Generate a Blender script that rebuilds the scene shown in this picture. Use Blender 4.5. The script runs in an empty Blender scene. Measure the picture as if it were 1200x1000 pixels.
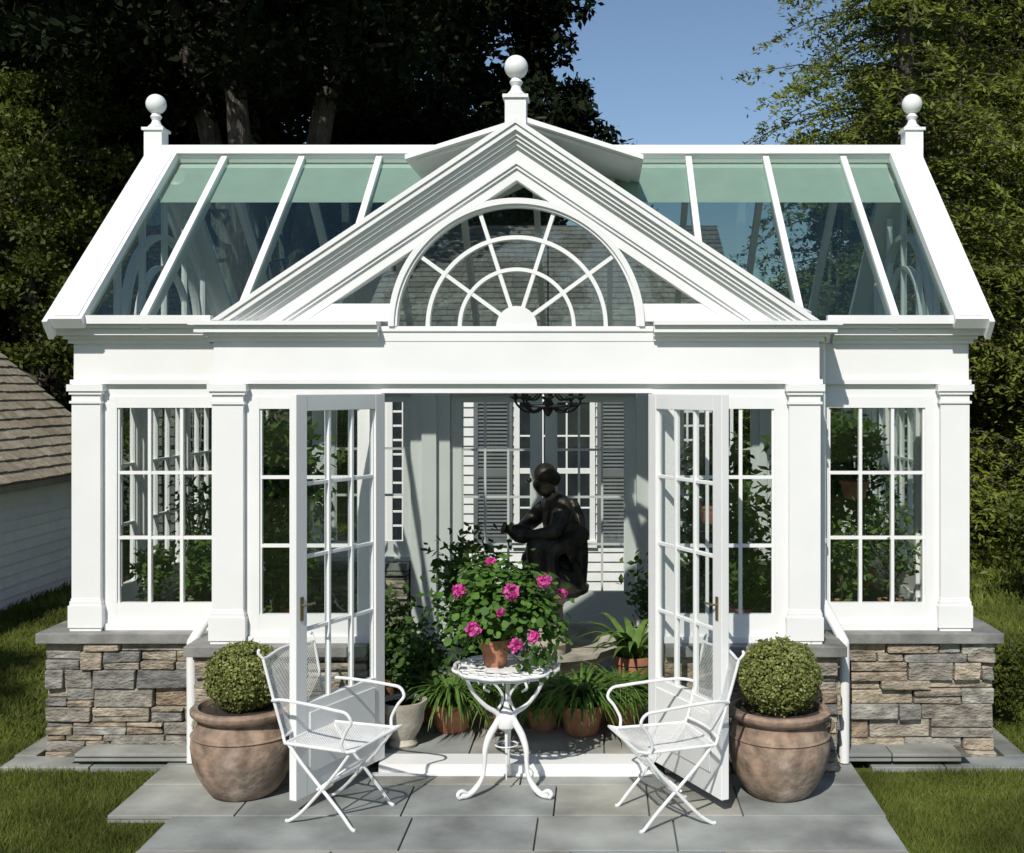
import bpy, math, random
import numpy as np
from mathutils import Vector, Matrix, noise
random.seed(7)
rng = np.random.default_rng(7)
sc = bpy.context.scene
R = math.radians

# ------------------------------------------------------------------ materials
def nt(name):
    m = bpy.data.materials.new(name); m.use_nodes = True
    t = m.node_tree; t.nodes.clear()
    o = t.nodes.new('ShaderNodeOutputMaterial')
    return m, t, o

def ramp(t, cols, interp='LINEAR'):
    r = t.nodes.new('ShaderNodeValToRGB'); r.color_ramp.interpolation = interp
    e = r.color_ramp.elements
    n = len(cols)
    e[0].position = 0; e[0].color = (*cols[0], 1)
    e[1].position = 1; e[1].color = (*cols[-1], 1)
    for i in range(1, n-1):
        x = e.new(i/(n-1)); x.color = (*cols[i], 1)
    return r

def mat(name, cols, rough=.5, metal=0, src='noise', nscale=3, var=.25, vscale=8, bump=0, bscale=40, spec=.5, trans=0, detail=6, bdist=.01, stretch=None, vary2=0):
    m, t, o = nt(name); L = t.links.new
    tc = t.nodes.new('ShaderNodeTexCoord')
    co = tc.outputs['Object']
    if stretch:
        mp = t.nodes.new('ShaderNodeMapping'); mp.inputs['Scale'].default_value = stretch
        L(co, mp.inputs['Vector']); co = mp.outputs['Vector']
    n1 = t.nodes.new('ShaderNodeTexNoise'); n1.inputs['Scale'].default_value = nscale; n1.inputs['Detail'].default_value = detail
    L(co, n1.inputs['Vector'])
    rp = ramp(t, cols if len(cols) > 1 else [cols[0], cols[0]])
    if src == 'island':
        g = t.nodes.new('ShaderNodeNewGeometry'); L(g.outputs['Random Per Island'], rp.inputs[0])
    else:
        mr = t.nodes.new('ShaderNodeMapRange'); mr.inputs[1].default_value = .3; mr.inputs[2].default_value = .7
        L(n1.outputs['Fac'], mr.inputs[0]); L(mr.outputs[0], rp.inputs[0])
    n2 = t.nodes.new('ShaderNodeTexNoise'); n2.inputs['Scale'].default_value = vscale; n2.inputs['Detail'].default_value = 8
    L(co, n2.inputs['Vector'])
    m2 = t.nodes.new('ShaderNodeMapRange'); m2.inputs[1].default_value = .3; m2.inputs[2].default_value = .7
    m2.inputs[3].default_value = 1-var; m2.inputs[4].default_value = 1+var*.5
    L(n2.outputs['Fac'], m2.inputs[0])
    hs = t.nodes.new('ShaderNodeMix'); hs.data_type = 'RGBA'; hs.blend_type = 'MULTIPLY'; hs.inputs[0].default_value = 1
    L(rp.outputs[0], hs.inputs[6]); L(m2.outputs[0], hs.inputs[7])
    b = t.nodes.new('ShaderNodeBsdfPrincipled')
    L(hs.outputs[2], b.inputs['Base Color'])
    b.inputs['Roughness'].default_value = rough; b.inputs['Metallic'].default_value = metal
    b.inputs['Specular IOR Level'].default_value = spec
    if bump:
        n3 = t.nodes.new('ShaderNodeTexNoise'); n3.inputs['Scale'].default_value = bscale; n3.inputs['Detail'].default_value = 8
        L(co, n3.inputs['Vector'])
        bp = t.nodes.new('ShaderNodeBump'); bp.inputs['Strength'].default_value = bump; bp.inputs['Distance'].default_value = bdist
        L(n3.outputs['Fac'], bp.inputs['Height']); L(bp.outputs[0], b.inputs['Normal'])
    out = b.outputs[0]
    if trans:
        tr = t.nodes.new('ShaderNodeBsdfTranslucent'); L(hs.outputs[2], tr.inputs[0])
        mx = t.nodes.new('ShaderNodeMixShader'); mx.inputs[0].default_value = trans
        L(out, mx.inputs[1]); L(tr.outputs[0], mx.inputs[2]); out = mx.outputs[0]
    L(out, o.inputs[0])
    return m

def glass(name, tint, f0=.06, gcol=(.92, .97, .95)):
    m, t, o = nt(name); L = t.links.new
    tr = t.nodes.new('ShaderNodeBsdfTransparent'); tr.inputs[0].default_value = (*tint, 1)
    gl = t.nodes.new('ShaderNodeBsdfGlossy'); gl.inputs['Roughness'].default_value = .015; gl.inputs[0].default_value = (*gcol, 1)
    nz = t.nodes.new('ShaderNodeTexNoise'); nz.inputs['Scale'].default_value = 1.6
    tc = t.nodes.new('ShaderNodeTexCoord'); L(tc.outputs['Object'], nz.inputs['Vector'])
    bp = t.nodes.new('ShaderNodeBump'); bp.inputs['Strength'].default_value = .12; bp.inputs['Distance'].default_value = .02
    L(nz.outputs['Fac'], bp.inputs['Height']); L(bp.outputs[0], gl.inputs['Normal'])
    lw = t.nodes.new('ShaderNodeLayerWeight'); lw.inputs[0].default_value = .5
    pw = t.nodes.new('ShaderNodeMath'); pw.operation = 'POWER'; pw.inputs[1].default_value = 5
    L(lw.outputs['Facing'], pw.inputs[0])
    ma = t.nodes.new('ShaderNodeMath'); ma.operation = 'MULTIPLY_ADD'; ma.inputs[1].default_value = 1-f0; ma.inputs[2].default_value = f0
    ma.use_clamp = True
    L(pw.outputs[0], ma.inputs[0])
    mx = t.nodes.new('ShaderNodeMixShader'); L(ma.outputs[0], mx.inputs[0]); L(tr.outputs[0], mx.inputs[1]); L(gl.outputs[0], mx.inputs[2])
    L(mx.outputs[0], o.inputs[0])
    return m

M_white = mat('white_paint', [(.79, .795, .785), (.83, .83, .815)], rough=.42, nscale=1.2, var=.035, vscale=3, bump=.08, bscale=90, bdist=.002)
M_iron = mat('white_enamel', [(.76, .77, .76), (.82, .82, .81)], rough=.35, nscale=8, var=.08, vscale=20)
M_glass = glass('window_glass', (.90, .925, .91), .07)
M_rglass = glass('roof_glass', (.62, .69, .655), .16, (.70, .86, .72))
M_stone = mat('ledge_stone', [(.17, .17, .165), (.38, .32, .23), (.25, .24, .215), (.50, .435, .33), (.31, .235, .165), (.42, .40, .34), (.22, .215, .205), (.45, .38, .28), (.28, .26, .225)], src='island', rough=.85, var=.6, vscale=12, bump=1, bscale=38, bdist=.018, stretch=(1, 1, 2.0))
M_mortar = mat('wall_core', [(.05, .047, .04), (.09, .08, .07)], rough=.95)
M_blue = mat('bluestone', [(.235, .255, .245), (.31, .32, .295), (.36, .345, .29), (.27, .29, .285), (.33, .34, .31)], src='island', rough=.75, var=.5, vscale=2.6, bump=.4, bscale=30, bdist=.006)
M_cap = mat('bluestone_cap', [(.19, .19, .18), (.28, .275, .255)], rough=.7, var=.35, vscale=6, bump=.4, bscale=40)
M_gap = mat('paving_joint', [(.10, .098, .08), (.16, .15, .12)], rough=.95, bump=.5, bscale=80)
M_terra = mat('aged_terracotta', [(.14, .11, .085), (.36, .25, .18), (.25, .195, .15), (.45, .36, .29)], rough=.9, nscale=3.5, var=.6, vscale=12, bump=.6, bscale=50, bdist=.006)
M_terra2 = mat('terracotta_small', [(.42, .17, .085), (.50, .24, .14)], rough=.8, nscale=9, var=.25, vscale=20)
M_soil = mat('soil', [(.03, .02, .015), (.05, .035, .025)], rough=1, bump=1, bscale=60)
M_bronze = mat('bronze', [(.026, .023, .018), (.06, .05, .038)], rough=.42, metal=.4, nscale=12, var=.4, vscale=20, bump=.7, bscale=26, bdist=.015)
M_black = mat('black_iron', [(.02, .02, .02), (.03, .03, .03)], rough=.5)
M_cast = mat('cast_stone', [(.36, .33, .27), (.47, .43, .36)], rough=.85, var=.4, bump=.5, bscale=40)
M_pane = mat('pale_panel', [(.74, .87, .77), (.78, .90, .80)], rough=.7, var=.06, trans=.2)
M_clap = mat('white_clapboard', [(.68, .69, .68), (.76, .76, .75)], rough=.6, src='island', var=.08)
M_shut = mat('grey_shutter', [(.12, .135, .145), (.15, .16, .17)], rough=.5, var=.1)
M_shing = mat('cedar_shingle', [(.25, .21, .14), (.38, .33, .24), (.31, .27, .20), (.43, .39, .30)], src='island', rough=.9, var=.35, vscale=18, bump=.6, bscale=60)
M_shing2 = mat('grey_shingle', [(.16, .16, .155), (.23, .225, .21), (.19, .185, .175)], src='island', rough=.9, var=.3, vscale=18, bump=.6, bscale=60)
M_bark = mat('bark', [(.06, .05, .04), (.13, .11, .09)], rough=.95, nscale=6, var=.4, vscale=12, bump=1, bscale=14, bdist=.05, stretch=(3, 3, .6))
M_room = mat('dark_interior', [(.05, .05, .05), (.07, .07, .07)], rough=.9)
M_brass = mat('dull_brass', [(.30, .25, .15), (.35, .29, .18)], rough=.4, metal=.8)

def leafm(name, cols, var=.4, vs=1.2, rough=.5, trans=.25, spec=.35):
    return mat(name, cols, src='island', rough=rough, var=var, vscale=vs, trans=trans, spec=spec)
L_dark = leafm('leaf_dark', [(.006, .012, .005), (.016, .023, .008), (.010, .016, .006)], vs=.5, spec=.08, trans=.1, rough=.7)  # near-black: the shade under the canopy is put into the leaf colour
L_mid = leafm('leaf_olive', [(.06, .085, .014), (.13, .155, .03), (.085, .115, .02)], vs=.8, spec=.2, var=.55, trans=.3)
L_hem = leafm('leaf_hemlock', [(.12, .17, .026), (.24, .27, .05), (.17, .215, .035)], vs=.7, var=.55, spec=.2, trans=.4)
L_far = leafm('leaf_far', [(.03, .045, .018), (.05, .07, .028)], vs=.3)
L_box = leafm('leaf_boxwood', [(.10, .14, .02), (.36, .38, .13), (.18, .21, .045)], vs=20)
L_ger = leafm('leaf_geranium', [(.05, .13, .02), (.12, .24, .04), (.08, .17, .03)], vs=15)
L_str = leafm('leaf_strap', [(.05, .13, .025), (.15, .25, .05), (.09, .18, .035)], vs=10)
L_in = leafm('leaf_indoor', [(.045, .10, .02), (.11, .19, .04)], vs=8)
M_pink = mat('pink_petals', [(.70, .05, .34), (.86, .16, .52)], src='island', rough=.6, var=.15, trans=.3)
M_grass = mat('grass_blades', [(.11, .145, .024), (.17, .205, .04), (.135, .17, .03), (.21, .22, .06)], src='island', rough=.6, var=.6, vscale=1.3, trans=.35, spec=.2)
M_lawn = mat('lawn', [(.07, .11, .018), (.11, .15, .028), (.085, .13, .022)], rough=.95, nscale=1.5, var=.45, vscale=25, bump=.8, bscale=60, bdist=.03, spec=.1)

# ------------------------------------------------------------------ mesh builder
def empty(name, loc=(0, 0, 0), rz=0):
    e = bpy.data.objects.new(name, None); sc.collection.objects.link(e)
    e.location = loc; e.rotation_euler = (0, 0, rz); e.empty_display_size = .2
    return e

class MB:
    def __init__(s):
        s.v = []; s.f = []; s.M = Matrix.Identity(4)
    def add(s, vs, fs):
        b = len(s.v)
        for p in vs: s.v.append(tuple(s.M @ Vector(p)))
        for f in fs: s.f.append([b+i for i in f])
    def box(s, x0, x1, y0, y1, z0, z1):
        if x0 > x1: x0, x1 = x1, x0
        s.add([(x0,y0,z0),(x1,y0,z0),(x1,y1,z0),(x0,y1,z0),(x0,y0,z1),(x1,y0,z1),(x1,y1,z1),(x0,y1,z1)],
              [(0,3,2,1),(4,5,6,7),(0,1,5,4),(1,2,6,5),(2,3,7,6),(3,0,4,7)])
    def prism(s, poly, y0, y1):
        n = len(poly)
        s.add([(x, y0, z) for x, z in poly]+[(x, y1, z) for x, z in poly],
              [list(range(n)), list(range(2*n-1, n-1, -1))]+[(i, i+n, (i+1) % n+n, (i+1) % n) for i in range(n)])
    def quad(s, *p): s.add(p, [list(range(len(p)))])
    def ring(s, cx, cz, r0, r1, a0, a1, y0, y1, n=40):
        a = [a0+(a1-a0)*i/n for i in range(n+1)]
        vs = []
        for t in a:
            c, d = math.cos(t), math.sin(t)
            for r in (r0, r1):
                for y in (y0, y1): vs.append((cx+r*c, y, cz+r*d))
        fs = []
        for i in range(n):
            k = 4*i
            for p, q in ((0, 1), (1, 3), (3, 2), (2, 0)): fs.append((k+p, k+q, k+4+q, k+4+p))
        fs += [(0, 1, 3, 2), (4*n, 4*n+1, 4*n+3, 4*n+2)]
        s.add(vs, fs)
    def beam(s, p0, p1, w, h, up=(0, 0, 1)):
        p0 = Vector(p0); p1 = Vector(p1); t = (p1-p0).normalized(); sd = t.cross(Vector(up)).normalized(); n = sd.cross(t)
        vs = []
        for p in (p0, p1):
            for a, b in ((-1, -1), (1, -1), (1, 1), (-1, 1)): vs.append(p+sd*a*w/2+n*b*h/2)
        s.add(vs, [(0,1,2,3),(7,6,5,4),(0,4,5,1),(1,5,6,2),(2,6,7,3),(3,7,4,0)])
    def tube(s, pts, r, n=8, closed=False):
        P = [Vector(p) for p in pts]; m = len(P)
        rs = r if isinstance(r, (list, tuple)) else [r]*m
        vs = []; prev = None
        for i, p in enumerate(P):
            if closed: t = P[(i+1) % m]-P[i-1]
            else: t = P[min(i+1, m-1)]-P[max(i-1, 0)]
            t.normalize()
            if prev is None:
                a = Vector((0, 0, 1)) if abs(t.z) < .9 else Vector((1, 0, 0))
                u = t.cross(a).normalized()
            else:
                u = (prev-t*prev.dot(t)).normalized()
            prev = u; w = t.cross(u)
            for k in range(n):
                q = 2*math.pi*k/n
                vs.append(p+(u*math.cos(q)+w*math.sin(q))*rs[i])
        fs = []
        for i in range(m if closed else m-1):
            j = (i+1) % m
            for k in range(n):
                fs.append((i*n+k, i*n+(k+1) % n, j*n+(k+1) % n, j*n+k))
        if not closed: fs += [list(range(n))[::-1], [(m-1)*n+k for k in range(n)]]
        s.add(vs, fs)
    def lathe(s, prof, n=32, c=(0, 0, 0), wob=0):
        vs = []; fs = []
        for r, z in prof:
            for k in range(n):
                q = 2*math.pi*k/n
                rr = r*(1+wob*math.sin(q*2+z*5))
                vs.append((c[0]+rr*math.cos(q), c[1]+rr*math.sin(q), c[2]+z))
        for i in range(len(prof)-1):
            for k in range(n):
                fs.append((i*n+k, i*n+(k+1) % n, (i+1)*n+(k+1) % n, (i+1)*n+k))
        fs += [list(range(n))[::-1], [(len(prof)-1)*n+k for k in range(n)]]
        s.add(vs, fs)
    def ball(s, c, r, n=24):
        s.lathe([(max(1e-4, r*math.sin(math.pi*i/14)), -r*math.cos(math.pi*i/14)) for i in range(15)], n, c)
    def obj(s, name, m, parent=None, smooth=False, bevel=0, recalc=True):
        me = bpy.data.meshes.new(name); me.from_pydata(s.v, [], s.f); me.materials.append(m)
        if recalc:
            import bmesh
            bm = bmesh.new(); bm.from_mesh(me); bmesh.ops.recalc_face_normals(bm, faces=bm.faces); bm.to_mesh(me); bm.free()
        if smooth:
            me.shade_smooth(); me.set_sharp_from_angle(angle=R(38))
        o = bpy.data.objects.new(name, me); sc.collection.objects.link(o)
        if parent: o.parent = parent
        if bevel:
            b = o.modifiers.new('bev', 'BEVEL'); b.width = bevel; b.segments = 2; b.limit_method = 'ANGLE'; b.angle_limit = R(50)
        return o

def spline(pts, k=6):
    P = [Vector(p) for p in pts]; out = []
    for i in range(len(P)-1):
        a = P[max(i-1, 0)]; b = P[i]; c = P[i+1]; d = P[min(i+2, len(P)-1)]
        for j in range(k):
            t = j/k
            out.append(.5*((2*b)+(c-a)*t+(2*a-5*b+4*c-d)*t*t+(-a+3*b-3*c+d)*t**3))
    out.append(P[-1]); return out

def np_mesh(name, V, k, m):
    N = V.shape[0]
    me = bpy.data.meshes.new(name)
    me.vertices.add(N*k); me.vertices.foreach_set('co', V.astype(np.float32).ravel())
    me.loops.add(N*k); me.loops.foreach_set('vertex_index', np.arange(N*k, dtype=np.int32))
    me.polygons.add(N); me.polygons.foreach_set('loop_start', np.arange(0, N*k, k, dtype=np.int32))
    me.update(calc_edges=True); me.validate(); me.materials.append(m)
    return me

def leaf_polys(P, size, aspect=.5, nrm=None, jit=1.0, rg=rng):
    N = len(P)
    n = rg.normal(size=(N, 3))
    if nrm is not None: n = nrm+n*jit
    n /= np.linalg.norm(n, axis=1)[:, None]+1e-9
    t = rg.normal(size=(N, 3)); t -= n*(t*n).sum(1)[:, None]; t /= np.linalg.norm(t, axis=1)[:, None]+1e-9
    b = np.cross(n, t)
    s = (size*rg.uniform(.6, 1.4, N))[:, None]
    return np.stack([P-t*s, P+b*s*aspect-t*s*.1, P+t*s, P-b*s*aspect-t*s*.1], axis=1)

def link(name, me, parent=None, loc=None, rz=0, scale=1):
    o = bpy.data.objects.new(name, me); sc.collection.objects.link(o)
    if parent: o.parent = parent
    if loc is not None: o.location = loc
    o.rotation_euler = (0, 0, rz)
    o.scale = (scale,)*3 if not isinstance(scale, tuple) else scale
    return o

# ------------------------------------------------------------------ ground, lawn, paving
g = MB(); g.quad((-250, -250, 0), (250, -250, 0), (250, 250, 0), (-250, 250, 0)); g.obj('ground', M_lawn, recalc=False)

def in_paved(x, y):
    a = (x > -2.03) & (x < 1.93) & (y > -.72) & (y < 3.5)
    b = (x > -1.70) & (x < 1.92) & (y <= -.70)
    c = (abs(x) < 2.98) & (y > .06) & (y < 3.5)
    return a | b | c
def blades(x0, x1, y0, y1, dens, h, w):
    N = int((x1-x0)*(y1-y0)*dens)
    x = rng.uniform(x0, x1, N); y = rng.uniform(y0, y1, N)
    k = ~in_paved(x, y); x = x[k]; y = y[k]; N = len(x)
    P = np.stack([x, y, np.zeros(N)], 1)
    a = rng.uniform(0, 2*np.pi, N); d = np.stack([np.cos(a), np.sin(a), np.zeros(N)], 1)*w
    hh = h*rng.uniform(.5, 1.25, N)*(.85+.3*np.sin(x*5+np.sin(y*7)*1.5)*np.sin(y*4.3+x))
    ln = rng.normal(size=(N, 3))*(h*.45); ln[:, 2] = hh
    return np.stack([P-d, P+d, P+ln], 1)
V = np.concatenate([
    blades(-4.2, -1.6, -1.7, 0.6, 14000, .05, .0028), blades(1.8, 4.2, -1.7, .6, 14000, .05, .0028),
    blades(-7, -2.9, .6, 5, 2600, .06, .006), blades(2.9, 7, .6, 5, 2600, .06, .006),
    blades(-9, -3, 5, 12, 500, .09, .014), blades(3, 9, 5, 14, 500, .09, .014)])
link('lawn_grass', np_mesh('lawn_grass', V, 3, M_grass))

ZP = .045
pv = empty('patio_paving')
gb = MB(); gb.quad((-2.02, -.71, .026), (1.92, -.71, .026), (1.92, .4, .026), (-2.02, .4, .026))
gb.quad((-1.69, -5, .030), (1.91, -5, .030), (1.91, -.715, .030), (-1.69, -.715, .030))
gb.obj('joint_bed', M_gap, pv, recalc=False)
sl = MB()
def slabs(x0, x1, y0, y1, rows, wmin, wmax, zt=ZP):
    y = y0
    for h in rows:
        h = min(h, y1-y)
        if h < .03: break
        x = x0
        while x < x1-.01:
            w = random.uniform(wmin, wmax)
            if x1-(x+w) < wmin*.6: w = x1-x
            z = zt+random.uniform(-.002, .002)
            sl.box(x+.004, x+w-.004, y+.004, y+h-.004, zt-.044, z)
            x += w
        y += h
slabs(-2.02, 1.92, -.71, .30, [.45, .31, .25], .45, 1.05)
slabs(-1.69, 1.91, -4.6, -.715, [.6, .55, .45, .6, .45, .5, .30, .435], .5, 1.25)
for sg in (-1, 1):
    for a, b in ((2.03, 2.45), (2.46, 2.97)): sl.box(sg*a, sg*b, .07, .27, -.02, .03)
    for a, b in ((.28, 1.0), (1.01, 1.9), (1.91, 3.2)): sl.box(sg*2.86, sg*2.99, a, b, -.02, .03)
sl.obj('slabs', M_blue, pv, bevel=.004)

# ------------------------------------------------------------------ conservatory
C = empty('conservatory')
W = MB(); GL = MB(); RG = MB(); ST = MB(); CO = MB(); CP = MB()

def sash(x0, x1, z0, z1, cols, rows, fl=.06, fr=.06, ft=.067, fb=.12, y0=-.015, y1=.035, mw=.019, glass_=True):
    W.box(x0, x0+fl, y0, y1, z0, z1); W.box(x1-fr, x1, y0, y1, z0, z1)
    W.box(x0+fl, x1-fr, y0+.001, y1-.001, z1-ft, z1); W.box(x0+fl, x1-fr, y0+.001, y1-.001, z0, z0+fb)
    gx0, gx1, gz0, gz1 = x0+fl, x1-fr, z0+fb, z1-ft
    for i in range(1, cols):
        x = gx0+(gx1-gx0)*i/cols; W.box(x-mw/2, x+mw/2, y0+.008, y1-.008, gz0, gz1)
    for i in range(1, rows):
        z = gz0+(gz1-gz0)*i/rows; W.box(gx0, gx1, y0+.011, y1-.011, z-mw/2, z+mw/2)
    bw = .012
    W.box(gx0, gx0+bw, y0+.012, y1-.012, gz0, gz1); W.box(gx1-bw, gx1, y0+.012, y1-.012, gz0, gz1)
    if glass_:
        ym = (y0+y1)/2
        GL.quad((gx0, ym, gz0), (gx1, ym, gz0), (gx1, ym, gz1), (gx0, ym, gz1))

def ledge(x0, x1, z0, z1, yf, core=.22):
    z = z0
    while z < z1-.012:
        h = random.choice([.035, .05, .06, .075, .09, .11, .13]); h = min(h, z1-z)
        if z1-(z+h) < .03: h = z1-z
        x = x0
        while x < x1-.005:
            w = random.uniform(.11, .46)
            if h > .09: w *= .85
            if x1-(x+w) < .08: w = x1-x
            parts = [(z, h)]
            if h > .07 and random.random() < .38:
                q = random.uniform(.35, .65)*h; parts = [(z, q), (z+q, h-q)]
            for pz, ph in parts:
                d = random.uniform(-.026, .016); gz = random.uniform(.001, .003)
                j = lambda s=.006: random.uniform(-s, s)
                a, b = x+.0015, x+w-.0015
                yb = yf+.08
                a1, b1 = a+abs(j(.008)), b-abs(j(.008))
                vs = [(a1, yf+d+j(.010), pz+gz+j(.004)), (b1, yf+d+j(.010), pz+gz+j(.004)), (b, yb, pz+gz), (a, yb, pz+gz),
                      (a1+j(), yf+d+j(.010), pz+ph-gz+j(.004)), (b1+j(), yf+d+j(.010), pz+ph-gz+j(.004)), (b, yb, pz+ph-gz), (a, yb, pz+ph-gz)]
                ST.add(vs, [(0,3,2,1),(4,5,6,7),(0,1,5,4),(1,2,6,5),(2,3,7,6),(3,0,4,7)])
            x += w
        z += h
    CO.box(x0+.01, x1-.01, yf+.03, yf+core, z0, z1-.005)

def setM(M):
    for b in (W, GL, ST, CO, CP): b.M = M
I4 = Matrix.Identity(4)

def pilaster(x0, x1, yb, zt=2.224, zb=.762, d=.05):
    y0 = yb-d
    W.box(x0, x1, y0, yb+.08, zb, zt)
    W.box(x0-.008, x1+.008, y0-.008, yb+.05, zb, zb+.02)
    W.box(x0-.016, x1+.016, y0-.016, yb+.05, zb+.02, zb+.15)
    W.box(x0-.009, x1+.009, y0-.009, yb+.05, zb+.15, zb+.175)
    W.box(x0-.004, x1+.004, y0-.004, yb+.05, zb+.175, zb+.19)
    W.box(x0-.010, x1+.010, y0-.010, yb+.05, zt-.115, zt-.10)
    W.box(x0-.012, x1+.012, y0-.012, yb+.05, zt-.062, zt-.042)
    W.box(x0-.022, x1+.022, y0-.022, yb+.05, zt-.042, zt-.002)

def cornice(x0, x1, yf, yback, ends=(0, 0)):
    e0, e1 = ends
    for z0, z1, p in ((2.465, 2.490, .025), (2.490, 2.512, .045), (2.512, 2.552, .085), (2.552, 2.575, .11)):
        W.box(x0-e0*p, x1+e1*p, yf-p, yback, z0, z1)

for s in (-1, 1):
    xs = sorted((s*1.535, s*1.71)); pilaster(xs[0], xs[1], 0)
    a, b = sorted((s*.83, s*1.515))
    sash(a, b, .80, 2.15, 3, 3, fl=.06, fr=.06)
    W.box(s*1.515, s*1.536, -.01, .07, .762, 2.15)
    W.box(s*.765, s*.83, -.03, .09, .10, 2.15)
    W.box(s*.83, s*1.515, -.035, .06, .762, .80)
    W.box(s*.765, s*1.71, -.008, .09, 2.15, 2.224)
    a, b = sorted((s*.772, s*1.71))
    cornice(a, b, -.02, .45, ends=((1, 0) if s < 0 else (0, 1)))
    W.box(s*1.70, s*1.708, .04, .35, .762, 2.463)
W.box(-.764, .764, -.012, .09, 2.172, 2.224)
W.box(-1.71, 1.71, -.02, .10, 2.250, 2.465)
W.box(-1.725, 1.725, -.04, .10, 2.224, 2.250)
W.box(-.770, .770, -.024, .10, 2.465, 2.549)
W.box(-.770, .770, -.034, .10, 2.520, 2.535)
mS = .667; zb = 2.577
def chev(zo, zi, y0, y1):
    wo = (zo-zb)/mS; wi = (zi-zb)/mS
    W.prism([(-wo, zb), (0, zo), (wo, zb), (wi, zb), (0, zi), (-wi, zb)], y0, y1)
for zo, zi, yf in ((3.705, 3.675, -.130), (3.675, 3.640, -.118), (3.640, 3.612, -.095), (3.612, 3.590, -.078), (3.590, 3.565, -.056), (3.565, 3.480, -.030), (3.480, 3.462, -.048), (3.462, 3.440, -.036), (3.440, 3.375, -.022)):
    chev(zo, zi, yf, .08)
for s in (-1, 1):
    w1 = (3.44-zb)/mS
    W.prism([(s*.70, zb), (s*(w1-.05), zb), (s*(w1-.05-.10/mS), zb+.10), (s*.70, zb+.10)], -.018, .06)
wt = (3.40-2.55)/mS
GL.quad((-wt, .02, 2.552), (wt, .02, 2.552), (0, .02, 3.40))
fc = 2.549
W.ring(0, fc, .690, .722, .0, math.pi, -.045, .05, 64)
W.ring(0, fc, .675, .690, .0, math.pi, -.030, .045, 64)
W.ring(0, fc, .492, .515, .0, math.pi, -.015, .045, 56)
W.ring(0, fc, .312, .333, .0, math.pi, -.015, .045, 48)
W.ring(0, fc, .001, .115, .0, math.pi, -.020, .045, 32)
for a in (36, 72, 108, 144):
    t = R(a); d = Vector((math.cos(t), 0, math.sin(t)))
    W.beam(Vector((0, .014, fc))+d*.10, Vector((0, .014, fc))+d*.68, .022, .052, up=(0, 1, 0))
for s in (-1, 1):
    xs = sorted((s*2.49, s*2.66)); pilaster(xs[0], xs[1], .35)
    a, b = sorted((s*1.765, s*2.475))
    W.M = GL.M = Matrix.Translation((0, .35, 0))
    sash(a, b, .80, 2.15, 3, 3, fl=.068, fr=.068)
    W.M = GL.M = I4
    W.box(s*2.475, s*2.491, .342, .43, .762, 2.15)
    W.box(s*1.709, s*1.765, .345, .43, .762, 2.463)
    W.box(s*1.765, s*2.475, .315, .40, .762, .80)
    W.box(s*1.765, s*2.655, .342, .43, 2.15, 2.224)
    W.box(s*1.712, s*2.66, .33, .45, 2.250, 2.465)
    W.box(s*1.712, s*2.675, .31, .45, 2.224, 2.250)
    a, b = sorted((s*1.85, s*2.66))
    cornice(a, b, .33, .5, ends=((1, 0) if s < 0 else (0, 1)))
def side_wall(M, length, wins):
    setM(M)
    pilaster(length-.17, length, 0)
    for x0, x1, c in wins:
        sash(x0, x1, .80, 2.15, c, 3, fl=.05, fr=.05)
    edges = [.0]+[v for w_ in wins for v in w_[:2]]+[length-.17]
    for i in range(0, len(edges), 2):
        if edges[i+1]-edges[i] > .002: W.box(edges[i]+.001, edges[i+1]-.001, -.006, .06, .762, 2.15)
    W.box(0, length, -.03, .05, .762, .799)
    W.box(0, length, -.004, .07, 2.151, 2.224)
    W.box(0, length-.01, -.02, .09, 2.25, 2.463); W.box(0, length-.01, -.035, .09, 2.224, 2.249)
    for z0, z1, p in ((2.466, 2.490, .025), (2.490, 2.511, .045), (2.511, 2.551, .085), (2.551, 2.574, .109)):
        W.box(.12, length, -p, .10, z0, z1)
    ledge(0, length+.1, 0, .698, -.14)
    CP.box(.245, length+.15, -.178, .12, .7005, .7612)
    setM(I4)
side_wall(Matrix.Translation((2.655, .36, 0)) @ Matrix.Rotation(R(90), 4, 'Z'), 2.75, [(.10, .86, 3), (.92, 1.68, 3), (1.74, 2.5, 3)])
MLs = Matrix.Translation((-2.655, .36, 0)) @ Matrix.Scale(-1, 4, (1, 0, 0)) @ Matrix.Rotation(R(90), 4, 'Z')
side_wall(MLs, 2.75, [(.10, .86, 3), (.92, 1.68, 3), (1.74, 2.5, 3)])
setM(Matrix.Translation((0, 3.1, 0)) @ Matrix.Rotation(R(180), 4, 'Z'))
for s in (-1, 1):
    a, b = sorted((s*1.10, s*1.80)); sash(a, b, .80, 2.15, 3, 3)
    a, b = sorted((s*1.86, s*2.56)); sash(a, b, .80, 2.15, 3, 3)
    W.box(s*.775, s*1.10, -.05, .08, .10, 2.15)
    W.box(s*.88, s*1.0, -.03, .14, .10, 2.16)
    W.box(s*1.80, s*1.86, -.04, .06, .762, 2.15)
    W.box(s*2.56, s*2.64, -.04, .06, .762, 2.15)
    W.box(s*1.10, s*2.6, -.03, .07, .762, .80)
    a, b = sorted((s*.012, s*.772)); sash(a, b, .10, 2.17, 3, 4, fl=.09, fr=.09, ft=.09, fb=.40, y0=-.02, y1=.02)
    CO.box(s*1.10, s*2.7, -.14, .06, 0, .69)
    CP.box(s*1.11, s*2.53, -.2, .19, .70, .7605)
W.box(-2.64, 2.64, -.03, .07, 2.15, 2.40)
for z0, z1, p in ((2.40, 2.51, .05), (2.51, 2.574, .12)): W.box(-2.7, 2.7, -p, .1, z0, z1)
setM(I4)
for s in (-1, 1):
    a, b = sorted((s*1.11, s*2.6)); ledge(a, b, .1, .698, 2.93, .08)
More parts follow.
